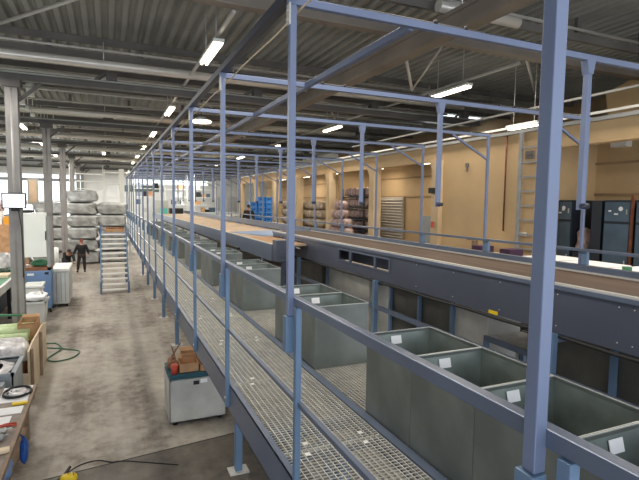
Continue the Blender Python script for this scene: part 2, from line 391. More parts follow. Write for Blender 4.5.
# guardrail on the left edge of the walkway
t = thing('guardrail', (1.0,Y0,DZ), 'blue steel guardrail with mid rail along left edge of the grated walkway', 'railing')
MB().box(1.012,1.055,.15,YEND,3.285,3.335).build('handrail', 'handrail', t, .004)
MB().box(1.012,1.042,.15,YEND,2.69,2.72).build('mid_rail', 'handrail', t, .003)
for k, y in enumerate(FY):
    p = MB().box(.998,1.033,y-.105,y-.065,1.96,3.285).build('rail_post', 'rail', t, .003)
    if k < 6: MB().cyl((.988,y-.085,2.05),(.998,y-.085,2.05),.012,8).build('bolt', 'trim', p)

# walkway steel
t = thing('walkway_frame', (1.4,Y0,0), 'blue steel substructure carrying the grated walkway on legs', 'walkway')
MB().box(1.033,1.041,.2,YEND,1.91,DZ+.02).box(1.033,1.085,.2,YEND,DZ+.012,DZ+.02).box(1.033,1.08,.2,YEND,1.91,1.918).build('edge_channel', 'handrail', t)
MB().box(1.87,1.94,.2,YEND,2.0,DZ+.02).build('inner_channel', 'handrail', t)
MB().box(2.74,2.80,.2,YEND,1.95,DZ+.02).build('outer_channel', 'handrail', t)
LY = [3.3,6.62,9.95,13.28,16.6,19.93,23.26,26.6]
for y in LY:
    MB().box(1.041,2.74,y-.04,y+.04,1.93,2.0).build('joist', 'handrail', t)
    for x in (1.68,2.62):
        lg = MB().box(x-.05,x+.05,y-.05,y+.05,.02,1.93).build('leg', 'rail', t, .004)
        MB().box(x-.14,x+.14,y-.11,y+.11,0,.02).build('foot_plate', 'trim', lg)
        MB().bar((x,y+.05,1.45),(x,y+.5,1.90),.05).build('leg_brace', 'rail', lg)
for k in range(14): MB().box(1.041,2.74,FY[0]+2*k+.6,FY[0]+2*k+.66,2.02,2.1).build('cross_tie', 'handrail', t)

# grating panels: real bars
def grating(x0, x1, y0, y1, label, group, clips=True, pitch=.045):
    t = thing('grating_panel', ((x0+x1)/2,(y0+y1)/2,DZ), label, 'grating', group)
    mb = MB(); zt = DZ+.005
    n = int(round((y1-y0)/.036)) if clips is not None else 20
    for i in range(1, n): 
        y = y0+(y1-y0)*i/n; mb.box(x0,x1,y-.0016,y+.0016,zt-.008,zt-.001)
    m = max(2, int(round((x1-x0)/pitch)))
    for i in range(1, m):
        x = x0+(x1-x0)*i/m; mb.box(x-.003,x+.003,y0,y1,zt-.024,zt)
    mb.build('bars', 'grate', t)
    MB().box(x0,x0+.005,y0,y1,zt-.03,zt).box(x1-.005,x1,y0,y1,zt-.03,zt).box(x0,x1,y0,y0+.005,zt-.03,zt).box(x0,x1,y1-.005,y1,zt-.03,zt).build('frame', 'grate', t)
    if clips:
        for (x, y) in ((x0+.16,y1-.07),(x0+.20,y0+.07),(x1-.16,y1-.07),(x1-.13,y0+.07)):
            MB().box(x-.018,x+.018,y-.018,y+.018,zt,zt+.006).build('clip', 'clip', t)
    return t
yy = .25; k = 0
while yy < YEND-.2:
    y1 = min(yy+1.40, YEND)
    grating(1.085,1.865,yy,y1-.004,'galvanised open grating panel of the walkway floor, %s along it' % nth(k), 'walkway grating panels', k < 6)
    yy += 1.40; k += 1

# ------------------------------------------------------------------ bins on the walkway side
BX0, BX1, BZ0, BZ1, BL = 1.955, 2.585, DZ+.012, 2.82, .645
def make_bin(x0, x1, y0, y1, z0, z1, label, group, tagm=True, mo='galv', mi='galv_in'):
    t = thing('sheet_metal_bin', ((x0+x1)/2,(y0+y1)/2,z0), label, 'bin', group)
    w = .005
    mb = MB().box(x0,x0+w,y0,y1,z0,z1).box(x1-w,x1,y0,y1,z0,z1).box(x0+w,x1-w,y0,y0+w,z0,z1).box(x0+w,x1-w,y1-w,y1,z0,z1).box(x0+w,x1-w,y0+w,y1-w,z0,z0+w)
    mb.build('body', mo, t)
    # sloping inner chute sheets folded towards the floor of the bin
    e = .006; zi = z1-.02; xm0, xm1, ym0, ym1 = x0+.20, x1-.16, y0+.16, y1-.16; zb = z0+.06
    o = [(x0+e,y0+e,zi),(x1-e,y0+e,zi),(x1-e,y1-e,zi),(x0+e,y1-e,zi)]; i = [(xm0,ym0,zb),(xm1,ym0,zb),(xm1,ym1,zb),(xm0,ym1,zb)]
    mb = MB().add(o+i, [(0,1,5,4),(1,2,6,5),(2,3,7,6),(3,0,4,7),(4,5,6,7)]); mb.build('chute', mi, t)
    r = .007
    MB().box(x0-.004,x0+r-.004,y0,y1,z1,z1+.006).box(x1-r+.004,x1+.004,y0,y1,z1,z1+.006).box(x0,x1,y0,y0+r,z1,z1+.006).box(x0,x1,y1-r,y1,z1,z1+.006).build('rim', 'galv_rim', t)
    if tagm:
        MB().bar((x0+.27,y1-.017,z1-.035),(x0+.27,y1-.034,z1-.10),.10,.003).build('paper_tag', 'paper', t)
    return t
near = make_bin(BX0,BX1,3.43-.641,3.43,BZ0,BZ1,'galvanised open sheet-metal bin in the near row, farthest of them','near row of bins')
for n in range(1, 6):
    c = copy_tree(near); c.location = near.location+Vector((0,-.645*n,0))
    c['label'] = 'galvanised open sheet-metal bin in the near row, %s' % ['','second from its far end','third from its far end','beside the nearest tall post','with torn paper tag','nearest of all'][n]
gy = [4.52,7.42,9.86,12.4,14.9,17.4,19.9,22.4,24.9]
for g, y in enumerate(gy):
    for n in range(2):
        c = copy_tree(near); c.location = near.location+Vector((0,(y+.648*n)-(3.43-.641),0))
        c['group'] = 'bins standing in pairs along the walkway'
        c['label'] = 'galvanised open sheet-metal bin in the %s pair beyond the near row, %s one' % (nth(g) if g else 'first', ['front','rear'][n])
# gratings between and under the bins
edges = [.2,3.9]+[g+.66*2+.55 for g in gy]
for i in range(len(edges)-1):
    a, b = edges[i], edges[i+1]
    grating(1.945,2.735,a,min(b,YEND)-.004,'galvanised grating panel under the bins, %s along the row' % nth(i), 'grating panels under the bins', False, .036)

# ------------------------------------------------------------------ conveyor
CX = 4.55; CY1 = 13.7
t = thing('belt_conveyor', (5.2,7,2.5), 'long raised belt conveyor with brown belt and dark slate side panels', 'conveyor')
slots = [(7.22,7.68),(7.74,8.66),(8.74,9.22),(11.45,12.0),(12.9,13.55)]
mb = MB(); y = -1.0; ys = [-1.0]
mb.box(CX-.02,CX,-1,CY1,2.50,2.70); mb.box(CX-.02,CX,-1,CY1,2.91,3.0)
for a, b in slots: mb.box(CX-.02,CX,y,a,2.70,2.91); y = b
mb.box(CX-.02,CX,y,CY1,2.70,2.91)
pn = mb.build('side_panel', 'panel', t)
mb = MB()
for y in [1.3,1.42,2.15,2.9,3.05,3.75,4.6,5.5,6.4]:
    for z in (2.58,2.93): mb.cyl((CX-.026,y,z),(CX-.02,y,z),.007,8)
mb.build('rivet', 'trim', pn)
for a, b in slots: MB().box(CX-.035,CX-.02,a-.03,a,2.68,2.93).box(CX-.035,CX-.02,b,b+.03,2.68,2.93).box(CX-.035,CX-.02,a,b,2.91,2.93).box(CX-.035,CX-.02,a,b,2.68,2.70).build('slot_frame', 'handrail', pn)
MB().box(CX-.05,CX,-1,CY1,2.985,3.03).build('edge_ledge', 'handrail', t)
MB().box(CX-.01,CX+.04,-1,CY1,3.03,3.052).build('edge_strip', 'trim', t)
MB().box(CX+.05,5.70,-1,CY1,2.99,3.03).build('belt', 'belt', t)
MB().box(5.70,5.735,-1,CY1,3.0,3.05).build('belt_guide', 'trim', t)
MB().box(5.74,5.86,-1,CY1,2.96,3.12).build('kerb', 'handrail', t)
MB().box(5.80,5.83,-1,CY1,2.5,2.96).box(4.95,4.97,7.0,CY1-.1,2.62,2.90).build('rear_panel', 'panel', t)  # second box is an added baffle that darkens the view through the slots
mb = MB()
y = 0.
while y < 13.5: mb.cyl((CX+.06,y,2.93),(5.7,y,2.93),.03,10); y += .6
mb.build('roller', 'galv_dark', t)
MB().tube([(CX-.01,-1+i*.4,2.462+.006*math.sin(i*1.7)) for i in range(37)], .024, 8).build('cable', 'black', t)
for y in (0.0,3.75,7.6,11.45):
    lg = MB().box(CX-.11,CX-.03,y-.04,y+.04,.02,2.50).build('leg', 'rail', t, .004)
    MB().box(CX-.17,CX+.03,y-.1,y+.1,0,.02).build('foot_plate', 'trim', lg)
    MB().box(CX-.03,5.80,y-.04,y+.04,2.40,2.49).build('cross_bearer', 'handrail', t)
    lg = MB().box(5.72,5.80,y-.04,y+.04,.02,2.40).build('leg', 'rail', t, .004)
    MB().box(5.66,5.86,y-.1,y+.1,0,.02).build('foot_plate', 'trim', lg)
MB().box(CX-.10,CX-.04,-1,13.4,1.98,2.05).build('lengthwise_tie', 'handrail', t)
MB().box(CX-.025,CX-.019,4.62,4.78,2.50,2.545).build('yellow_sticker', 'yellow', t)

# far deck beyond the conveyor
t = thing('conveyor_deck', (4.5,20,2.5), 'far part of the conveyor deck with pale boards beyond the dark panels', 'conveyor')
FX = 3.60
MB().box(FX,FX+.03,11.0,44,2.48,2.88).build('side_panel', 'handrail', t)
MB().box(FX,FX+.05,11.0,44,2.88,2.90).build('edge_strip', 'trim', t)
MB().box(FX+.05,5.74,CY1+.1,44,2.83,2.875).box(FX+.05,4.50,11.0,CY1+.1,2.83,2.875).build('boards', 'wood_belt', t)
MB().box(5.74,5.86,CY1+.1,44,2.90,3.12).build('kerb', 'handrail', t)
MB().prism([(FX+.15,CY1+2.3),(5.6,CY1+2.9),(5.6,CY1+.12),(4.3,CY1+.12)], 'z', 2.876, 2.888).build('transition_plate', 'lblue', t)
MB().box(FX+.07,4.48,11.1,13.6,2.876,2.884).build('brown_board', 'card', t)
for y in (15,18.7,22.4,26.1,29.8,33.5,37.2,40.9):
    for x in (FX+.07,5.72): MB().box(x-.04,x+.04,y-.04,y+.04,0,2.83).build('leg', 'rail', t)
solo('cable_tray', MB().box(FX-.08,FX,14,36,2.48,2.54), 'black', 'black cable tray under the edge of the far deck', 'cable tray')
solo('junction_box', MB().box(3.62,4.06,10.7,11.0,2.50,3.0).box(3.8,3.88,10.8,10.88,0,2.5).box(3.70,3.98,10.69,10.7,2.6,2.72), 'panel', 'dark slate drive box on a leg at the near end of the pale boards', 'box', bevel=.01)

# right guardrail
t = thing('guardrail', (X3,Y0,3.12), 'low blue guardrail with stub posts on the far kerb of the conveyor', 'railing')
MB().box(X3-.065,X3-.025,-1,YEND,3.30,3.34).build('handrail', 'handrail', t, .003)
for y in FY:
    MB().box(X3-.025,X3+.025,y-.11,y-.03,3.125,3.30).build('stub_post', 'rail', t)

# deep hoppers below the conveyor on its far side
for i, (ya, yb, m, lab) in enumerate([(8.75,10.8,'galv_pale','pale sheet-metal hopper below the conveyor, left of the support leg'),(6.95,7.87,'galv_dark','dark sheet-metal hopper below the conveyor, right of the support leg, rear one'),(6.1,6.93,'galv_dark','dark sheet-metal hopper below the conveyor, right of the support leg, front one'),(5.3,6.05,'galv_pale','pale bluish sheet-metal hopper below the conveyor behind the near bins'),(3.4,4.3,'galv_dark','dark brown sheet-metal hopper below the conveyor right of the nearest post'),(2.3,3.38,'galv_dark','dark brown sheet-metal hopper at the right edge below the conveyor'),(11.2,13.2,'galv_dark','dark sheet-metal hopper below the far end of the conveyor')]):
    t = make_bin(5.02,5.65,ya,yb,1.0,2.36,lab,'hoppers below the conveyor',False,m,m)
    MB().box(4.96,5.015,yb-.03,yb+.03,0,2.36).build('corner_post', 'rail', t)
    for x in (5.06,5.61):
        for yq in (ya+.04,yb-.04): MB().box(x-.025,x+.025,yq-.025,yq+.025,0,1.0).build('leg', 'navy', t)
zt = DZ
t = thing('grating_panel', (5.3,4.8,2.1), 'pale grating landing below the conveyor, seen left of the nearest post', 'grating')
mb = MB()
for i in range(28): mb.box(4.95,5.65,4.36+i*.033,4.364+i*.033,2.0,2.025)
for i in range(21): mb.box(4.96+i*.034,4.964+i*.034,4.34,5.27,2.005,2.02)
mb.build('bars', 'grate', t); [MB().box(xa,xa+.03,4.34,5.27,1.96,2.04).build('frame', 'handrail', t) for xa in (4.92,5.65)]
for x in (4.935,5.665):
    for y in (4.38,5.23): MB().box(x-.03,x+.03,y-.03,y+.03,0,1.96).build('leg', 'rail', t)

# ------------------------------------------------------------------ metal container on the floor with scrap
t = thing('metal_container', (1.38,8.8,0), 'low galvanised container on the floor beside the walkway legs', 'container')
x0,x1,y0,y1,z0,z1 = .93,1.90,8.38,9.2,.07,.80
mb = MB().box(x0,x0+.012,y0,y1,z0,z1).box(x1-.012,x1,y0,y1,z0,z1).box(x0,x1,y0,y0+.012,z0,z1).box(x0,x1,y1-.012,y1,z0,z1).box(x0,x1,y0,y1,z0,z0+.012)
mb.build('body', 'galv_pale', t)
MB().box(x0-.01,x0+.03,y0-.01,y1+.01,z1,z1+.015).box(x1-.03,x1+.01,y0-.01,y1+.01,z1,z1+.015).box(x0,x1,y0-.01,y0+.03,z1,z1+.015).box(x0,x1,y1-.03,y1+.01,z1,z1+.015).build('rim', 'galv_rim', t)
MB().box(1.33,1.43,y0-.004,y0,.70,.77).build('black_label', 'black', t); MB().box(1.45,1.57,y0-.004,y0,.72,.79).build('white_label', 'paper', t)
for x in (x0+.1,x1-.1):
    for y in (y0+.1,y1-.1): MB().cyl((x,y,0),(x,y,.07),.04,10).build('foot', 'black', t)
solo('pallet', MB().box(.93,1.90,8.41,9.17,.817,.835).box(.95,1.88,8.43,8.52,.835,.88).box(.95,1.88,9.05,9.14,.835,.88).box(.93,1.90,8.41,9.17,.88,.90), 'teal', 'dark teal plastic pallet lying on the galvanised container', 'pallet')
def open_box(name, x0, x1, y0, y1, z0, z1, m, label, cat, group=None, flaps=True, rz=0):
    t = thing(name, ((x0+x1)/2,(y0+y1)/2,z0), label, cat, group); w = .008
    MB().box(x0,x0+w,y0,y1,z0,z1).box(x1-w,x1,y0,y1,z0,z1).box(x0+w,x1-w,y0,y0+w,z0,z1).box(x0+w,x1-w,y1-w,y1,z0,z1).box(x0+w,x1-w,y0+w,y1-w,z0,z0+w).build('body', m, t)
    if flaps:
        MB().bar(((x0+x1)/2,y0,z1),((x0+x1)/2,y0-.09,z1+.03),x1-x0,.006).build('flap', m, t)
        MB().bar(((x0+x1)/2,y1,z1),((x0+x1)/2,y1+.08,z1+.05),x1-x0,.006).build('flap', m, t)
    t.rotation_euler.z = rz; return t
open_box('cardboard_box', 1.12,1.44,8.50,8.85,.902,1.05,'card','brown open cardboard box on the teal pallet, front left one','box','cardboard boxes on the teal pallet')
open_box('cardboard_box', 1.47,1.86,8.46,8.80,.902,1.00,'card','flat brown open cardboard box on the teal pallet, front right one','box','cardboard boxes on the teal pallet')
open_box('cardboard_box', 1.20,1.58,8.90,9.12,.902,1.10,'card','tallest brown cardboard box at the rear of the teal pallet','box','cardboard boxes on the teal pallet')
solo('cardboard_sheet', MB().bar((1.62,9.0,1.05),(1.88,9.05,1.22),.26,.01).box(1.62,1.88,8.9,9.1,.902,1.03), 'card', 'loose brown cardboard piece at the rear right of the teal pallet', 'cardboard')
solo('paint_can', MB().cyl((1.03,8.50,.902),(1.03,8.50,1.06),.06,16), 'red', 'red round can at the left corner of the teal pallet', 'can')
solo('scrap_heap', MB().blob((1.03,8.82,.98),.08,.2,.075,.25,3).bar((.95,8.7,1.0),(1.12,9.0,1.18),.02).bar((1.1,8.7,.98),(1.05,9.05,1.22),.02).bar((.97,9.0,.95),(1.2,8.98,1.3),.02), 'card_d', 'rusty brown scrap pieces behind the red can', 'scrap', kind='stuff')

# ------------------------------------------------------------------ stair
t = thing('metal_stair', (.27,22.8,0), 'blue steel stair with light open treads standing in the aisle', 'stair')
YA, YB, ZTOP = 21.7, 24.1, 2.38
for i, x in enumerate((-.27,.80)):
    MB().bar((x,YA,.06),(x,YB,ZTOP),.05,.20).build('stringer', 'rail', t)
    MB().box(x-.04,x+.04,YA-.06,YA+.06,0,.5).build('newel', 'rail', t)
    MB().box(x-.04,x+.04,YB+.02,YB+.10,0,2.75).build('leg', 'rail', t)
    MB().box(x-.04,x+.04,YB+1.1,YB+1.18,0,ZTOP).build('leg', 'rail', t)
for i in range(12):
    f = (i+.6)/12
    MB().box(-.24,.77,YA+(YB-YA)*f-.12,YA+(YB-YA)*f+.12,ZTOP*f-.01,ZTOP*f+.045).build('tread', 'clip', t)
MB().box(-.31,.84,YB,YB+1.2,ZTOP-.12,ZTOP).build('landing', 'rail', t)
mbp = thing('cardboard_box', (.3,24.8,ZTOP), 'low box of reddish brown parts on the stair landing', 'box')
MB().box(-.1,.75,24.4,25.1,ZTOP,ZTOP+.16).build('body', 'card', mbp)
mb = MB()
for i in range(7): mb.blob((-.0+i*.11,24.6+.05*(i%2),ZTOP+.19),.07,.1,.05,.2,i,8,6)
mb.build('contents', 'card_d', mbp)

# ------------------------------------------------------------------ big bags stacked beyond the stair
bagmesh = []
for s in range(5):
    b_ = MB().blob((0,0,.37),.88,.7,.366,.13,s*7+1,13,8,.42); b_.sm = [False]*len(b_.sm); bagmesh.append(b_)
cols = [(-5.0,4,33.4),(-3.15,5,33.3),(-1.35,6,33.0),(.35,5,33.2)]
protos = []
for s in range(5):
    protos.append(None)
names = ['leftmost stack','second stack from the left','third stack from the left','stack nearest the stair']
lev = ['on the floor','second level','third level','fourth level','fifth level','topmost level']
for ci, (x, nlev, y) in enumerate(cols):
    for l in range(nlev):
        s = (ci*3+l*2) % 5; lb = 'grey crumpled big bag, %s, %s' % (names[ci], lev[l])
        if protos[s] is None:
            o = bagmesh[s].build('big_bag', 'bag' if s % 2 else 'bag_l')
            protos[s] = o
        else:
            o = protos[s].copy(); col.objects.link(o)
        o.location = (x+.06*((l*7+ci) % 3-1), y, .745*l); tag(o, lb, 'bag', 'stacked grey big bags')
# white rack and post behind the bags
def rack(x0, x1, y0, y1, z0, zs, H, m, label, cat='rack', group=None, fill=None, seed=1, name='storage_rack'):
    t = thing(name, ((x0+x1)/2,(y0+y1)/2,z0), label, cat, group)
    for x in (x0,x1):
        for y in (y0,y1): MB().box(x-.03,x+.03,y-.03,y+.03,z0,z0+H).build('upright', m, t)
    for z in zs: MB().box(x0,x1,y0,y1,z0+z,z0+z+.04).build('shelf', m, t)
    return t
rack(-2.2,-.2,36.0,37.0,0,[1,2,3,4,4.6,5.1,5.6],6.2,'whitep','white shelving rack rising behind the grey big bags, left one')
rack(-.1,1.5,37.0,38.0,0,[1,2,3,4,5.0,5.8],6.0,'whitep','white shelving rack rising behind the grey big bags, right one')
solo('steel_column', MB().box(.80,1.12,35.9,36.2,0,6.0), 'whitep', 'broad white post behind the stack of bags nearest the stair', 'column')
# far workshop area seen over the deck
items = []
for i, (x0,x1,y) in enumerate([(2.2,4.4,45),(4.9,6.9,46),(7.4,9.4,45.5)]):
    z0 = 0
    t = rack(x0,x1,y,y+1,z0,[1,2,2.8,3.5,4.2,4.9,5.6],6.3,'whitep','white storage rack by the back wall, %s from the left' % ['first','second','third','fourth'][i],'rack','white racks by the back wall')
    rnd = random.Random(i)
    for j, zz in enumerate([2.84,3.54,4.24,4.94]):
        x = x0+.15; q = 0
        while x < x1-.5:
            w = rnd.uniform(.25,.5)
            if rnd.random() < .7:
                q += 1
                solo('storage_box', B(x,x+w,y+.1,y+.8,zz,zz+rnd.uniform(.25,.5)), rnd.choice(['tote','black','card','tote_l','locker']), '%s storage box from the left on the %s white back rack, %s shelf' % (['first','second','third','fourth','fifth','sixth'][q-1], ['first','second','third'][i], ['third','fourth','fifth','sixth'][j]), 'box', 'boxes on rack %s shelf %s' % (['one','two','three','four'][i], ['three','four','five','six'][j]))
            x += w+.08
for i, (x0,x1) in enumerate([(7.35,7.80),(8.1,8.75)]):
    t = thing('notice_board', ((x0+x1)/2,35,2), 'grey upright partition board behind the far conveyor deck, %s one' % ['narrow left','wider right'][i], 'board', 'grey partition boards')
    MB().box(x0,x1,35,35.06,3.2,4.2).build('panel', 'tote', t)
    for x in (x0+.05,x1-.05): MB().box(x-.03,x+.03,35,35.06,2.0,3.2).build('leg', 'grey', t)
def table(x0,x1,y0,y1,z0,h,m,label,legm='whitep',name='work_table', group=None):
    t = thing(name, ((x0+x1)/2,(y0+y1)/2,z0), label, 'table', group)
    MB().box(x0,x1,y0,y1,z0+h-.05,z0+h).build('tabletop', m, t)
    for x in (x0+.05,x1-.05):
        for y in (y0+.05,y1-.05): MB().box(x-.025,x+.025,y-.025,y+.025,z0,z0+h-.05).build('leg', legm, t)
    return t
table(6.9,9.4,33.0,34.0,2.0,.95,'whitep','white work table behind the far conveyor deck in front of grey boards')
table(6.8,8.6,28.6,29.4,2.0,.8,'tote','grey work table left of the stacked blue crates')
table(7.2,8.9,38,39,2.0,1.0,'whitep','farthest white work table near the back wall')
solo('machine_housing', MB().box(3.5,4.6,41,42,2.88,3.9).box(3.7,4.2,40.8,41,3.2,3.7), 'tote_l', 'pale machine housing at the far end of the deck', 'machine')
solo('storage_box', MB().box(3.75,4.25,38.5,39,2.88,3.3), 'turq', 'turquoise box on the far end of the deck', 'box')
solo('parts_crate', MB().box(4.5,5.5,39,40,2.88,3.3), 'black', 'black crate on the far end of the deck', 'crate')
for i, (x, y) in enumerate([(7.0,27.4),(7.6,27.6)]):
    t = thing('shop_stool', (x,y,2.0), ['blue work stool behind the far rail, left one','dark work stool behind the far rail, right one'][i], 'stool')
    MB().cyl((x,y,2.65),(x,y,2.72),.2,16).build('seat', ['blue_crate','black'][i], t)
    for a in range(4): MB().bar((x+.18*math.cos(a*1.57),y+.18*math.sin(a*1.57),2.0),(x+.08*math.cos(a*1.57),y+.08*math.sin(a*1.57),2.65),.03).build('leg', 'grey', t)

# ------------------------------------------------------------------ blue crates
def make_crate(x, y, z, w=.38, d=.55, h=.27):
    t = thing('plastic_crate', (x,y,z), 'blue plastic crate, first stack from the left, at the bottom', 'crate', 'stacked blue plastic crates')
    mb = MB().box(x-w/2,x+w/2,y-d/2,y+d/2,z,z+.02); e = .02
    for (a,b,c,dd) in ((x-w/2,x-w/2+e,y-d/2,y+d/2),(x+w/2-e,x+w/2,y-d/2,y+d/2),(x-w/2,x+w/2,y-d/2,y-d/2+e),(x-w/2,x+w/2,y+d/2-e,y+d/2)): mb.box(a,b,c,dd,z+.02,z+h-.03)
    mb.build('body', 'blue_crate', t)
    MB().box(x-w/2-.01,x+w/2+.01,y-d/2-.012,y-d/2,z+h-.05,z+h-.01).box(x-w/2-.012,x-w/2,y-d/2,y+d/2,z+h-.05,z+h-.01).build('rim', 'blue_crate', t)
    MB().box(x-.07,x+.07,y-d/2-.004,y-d/2,z+.12,z+.17).build('hand_hole', 'locker_d', t)
    return t
cp = make_crate(7.0,25.0,2.0); first = True
for cidx in range(3):
    for l in range(8 if cidx else 7):
        c = cp if first else copy_tree(cp); first = False
        c.location = (7.10+.415*cidx, 25.0, 2.0+.27*l)
        c['label'] = 'blue plastic crate, %s stack from the left, %s' % (['first','second','third','fourth'][cidx], ['at the bottom','second up','third up','fourth up','fifth up','sixth up','seventh up','eighth up'][l])
solo('netted_bale', MB().blob((7.75,22.6,2.42),.42,.35,.42,.06,5,20,12,.35), 'brownnet', 'brown netted bale standing right of the blue crates', 'bale')
solo('netted_bale', MB().blob((7.7,21.7,2.32),.2,.2,.32,.08,6,20,12,.35), 'pink', 'small reddish sack in front of the brown netted bale', 'bale')

# ------------------------------------------------------------------ bale racks in the recesses
bale = MB().blob((0,0,.18),.25,.26,.19,.12,11,16,10,.5).build('bale', 'beige')
bale2 = MB().blob((0,0,.16),.19,.24,.17,.16,12,14,9,.6).build('bale', 'pink')
used = {'b':False,'p':False}
def put(kind, x, y, z, label, group):
    src = bale if kind == 'b' else bale2
    o = src if not used[kind] else src.copy()
    if used[kind]: col.objects.link(o)
    used[kind] = True; o.location = (x,y,z); o.rotation_euler.z = random.uniform(-.25,.25)
    return tag(o, label, 'bale', group)
lv = ['bottom','second','third','fourth','fifth','sixth']
cn = ['first','second','third','fourth','fifth','sixth','seventh','eighth','ninth','tenth']
for cidx in range(10):
    for l in range(5):
        put('b', 9.0, 20.1+.53*cidx, 2.0+.40*l, 'beige wrapped bale in the stacked wall of bales, %s column from the right, %s layer' % (cn[cidx], lv[l]), 'stacked beige bales')
sr = rack(8.75,9.4,15.8,17.6,2.0,[.02,.42,.84,1.26,1.68,2.1],2.45,'locker_d','dark shelving rack of pinkish sacks left of the pilaster by the shutter')
for cidx in range(4):
    for l in range(6):
        put('p', 9.05, 16.02+.44*cidx, 2.06+.42*l if l else 2.06, 'pinkish grey sack on the dark rack, %s from the right, %s shelf' % (cn[cidx], lv[l]), 'sacks on the dark rack')
hn = 0
for l, ys_ in enumerate([(15.4,15.85,16.3,16.75,17.2),(15.45,15.9,16.35,16.8,17.25),(15.6,16.05,16.5,16.95),(15.8,16.25,16.7),(16.1,16.55),(16.3,)]):
    for j, y in enumerate(ys_):
        put('p', 8.0+.05*((j+l) % 2), y, 2.0+.33*l, 'pinkish sack in the heap before the dark rack, %s from the right, %s layer' % (cn[j], lv[l]), 'loose heap of pinkish sacks')
# ------------------------------------------------------------------ lockers and things at right
lk = [(5.1,6.0,'steel-blue locker with white stickers at the right edge of the view'),(6.09,6.64,'steel-blue locker with white stickers right of the rail post'),(7.38,8.0,'steel-blue locker just right of the nearest tall post')]
for i, (ya, yb, lab) in enumerate(lk):
    x0 = 9.22
    if i == 2: yb = 7.72
    t = thing('steel_locker', (x0+.4,(ya+yb)/2,2.0), lab, 'locker', 'steel-blue lockers')
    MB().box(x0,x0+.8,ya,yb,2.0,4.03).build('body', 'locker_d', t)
    for (za, zb) in ((2.05,3.56),(3.61,3.99)):
        d = MB().box(x0-.02,x0,ya+.02,yb-.02,za,zb).build('door', 'locker', t, .004)
        MB().box(x0-.04,x0-.02,ya+.06,ya+.08,(za+zb)/2-.05,(za+zb)/2+.05).build('handle', 'galv_rim', d)
    rnd = random.Random(i)
    MB().cyl((x0-.024,ya+.2,3.86),(x0-.02,ya+.2,3.86),.045,12).box(x0-.024,x0-.02,ya+.25,ya+.33,3.74,3.77).box(x0-.024,x0-.02,yb-.16,yb-.1,3.80,3.83).build('sticker', 'paper', t)
solo('steel_locker', MB().box(9.22,9.98,6.70,6.92,2.0,4.02), 'locker_d', 'narrow dark locker standing between two blue lockers', 'locker')
solo('rusty_post', MB().box(9.16,9.20,6.02,6.07,2.0,4.12), 'rust', 'thin rusty post between the two right lockers', 'post')
solo('garment_bag', MB().blob((9.42,7.2,3.17),.14,.14,.25,.25,4,14,10), 'pink', 'pale pinkish bag with dark spots hanging between the lockers', 'bag')
solo('shelf_unit', MB().box(9.25,9.75,6.96,7.36,2.0,2.92), 'locker_d', 'dark shelf unit in the gap between the lockers', 'shelf')
t = table(7.25,8.35,4.2,7.1,2.0,.86,'ply','long table with pale sheets behind the conveyor kerb at right','grey')
for i, (xa,xb,ya,yb) in enumerate([(7.3,8.3,4.3,5.3),(7.3,8.2,5.35,6.2),(7.35,8.3,6.25,7.05)]):
    solo('white_sheet', MB().box(xa,xb,ya,yb,2.862,2.89+.01*i), 'paper', 'white sheet pile on the long table at right, %s' % ['nearest','middle','farthest'][i], 'sheets', 'sheet piles on the long table')
solo('green_tape_roll', MB().cyl((7.55,5.0,2.892),(7.55,5.0,2.95),.07,16), 'green', 'small green roll on the white sheets at right', 'roll')
for i, (y0_, y1_) in enumerate([(8.35,8.95),(7.5,8.0)]):
    t = thing('pallet_stack', (7.9,(y0_+y1_)/2,2.0), 'pale wooden box with purple cloth on it, %s one' % ['left','right'][i], 'box')
    MB().box(7.6,8.2,y0_,y1_,2.0,2.82).build('body', 'ply', t)
    MB().box(7.62,8.0,y0_+.02,y0_+.30,2.82,2.98).build('purple_cloth', 'purple', t)
solo('wooden_batten', MB().bar((8.0,9.25,3.06),(8.1,8.9,3.08),.05,.03).box(8.0,8.1,9.0,9.1,2.0,3.05), 'wood', 'short wooden batten on a stand before the tan wall', 'batten')
# ladder
t = thing('wall_ladder', (8.4,8.0,2.0), 'grey wall ladder fixed to the tan building', 'ladder')
MB().box(8.36,8.42,8.04,8.12,2.0,5.49).build('rail', 'grey', t); MB().box(8.36,8.40,7.50,7.54,2.0,5.49).build('rail', 'grey', t)
z = 2.3
while z < 5.3: MB().box(8.37,8.41,7.54,8.05,z,z+.035).build('rung', 'grey', t); z += .315
solo('wall_pipe', MB().cyl((8.46,8.58,3.3),(8.46,8.58,5.49),.018,8), 'rust', 'thin brown pipe on the tan wall left of the ladder', 'pipe')
solo('wall_vent', MB().box(8.46,8.50,7.80,8.02,5.0,5.09).box(8.46,8.5,7.8,8.02,4.92,4.99), 'girder', 'small dark vent high on the tan wall beside the ladder', 'vent')
solo('wall_box', MB().box(8.44,8.50,7.92,8.06,3.22,3.30), 'whitep', 'small white lit box low on the wall behind the ladder', 'box')
solo('emergency_lamp', MB().box(10.2,10.4,6.95,7.3,5.2,5.40), 'whitep', 'white box lamp high on the recessed wall above the lockers', 'lamp')
solo('emergency_lamp', MB().box(10.2,10.4,12.6,12.95,5.1,5.25), 'whitep', 'white box lamp high in the recess left of the tan wall', 'lamp')
solo('wall_bracket', MB().box(8.46,8.50,9.87,9.97,4.86,4.96).box(8.47,8.50,9.9,9.94,4.75,4.86), 'girder', 'small dark bracket high on the flush tan wall', 'bracket')
solo('switch_box', MB().box(8.27,8.30,11.0,11.08,3.25,3.42), 'red', 'small red switch box on the pilaster by the grey door', 'switch')
solo('speaker_box', MB().box(8.24,8.36,11.05,11.2,4.2,4.35), 'black', 'small black box mounted beside the pilaster by the grey door', 'box')

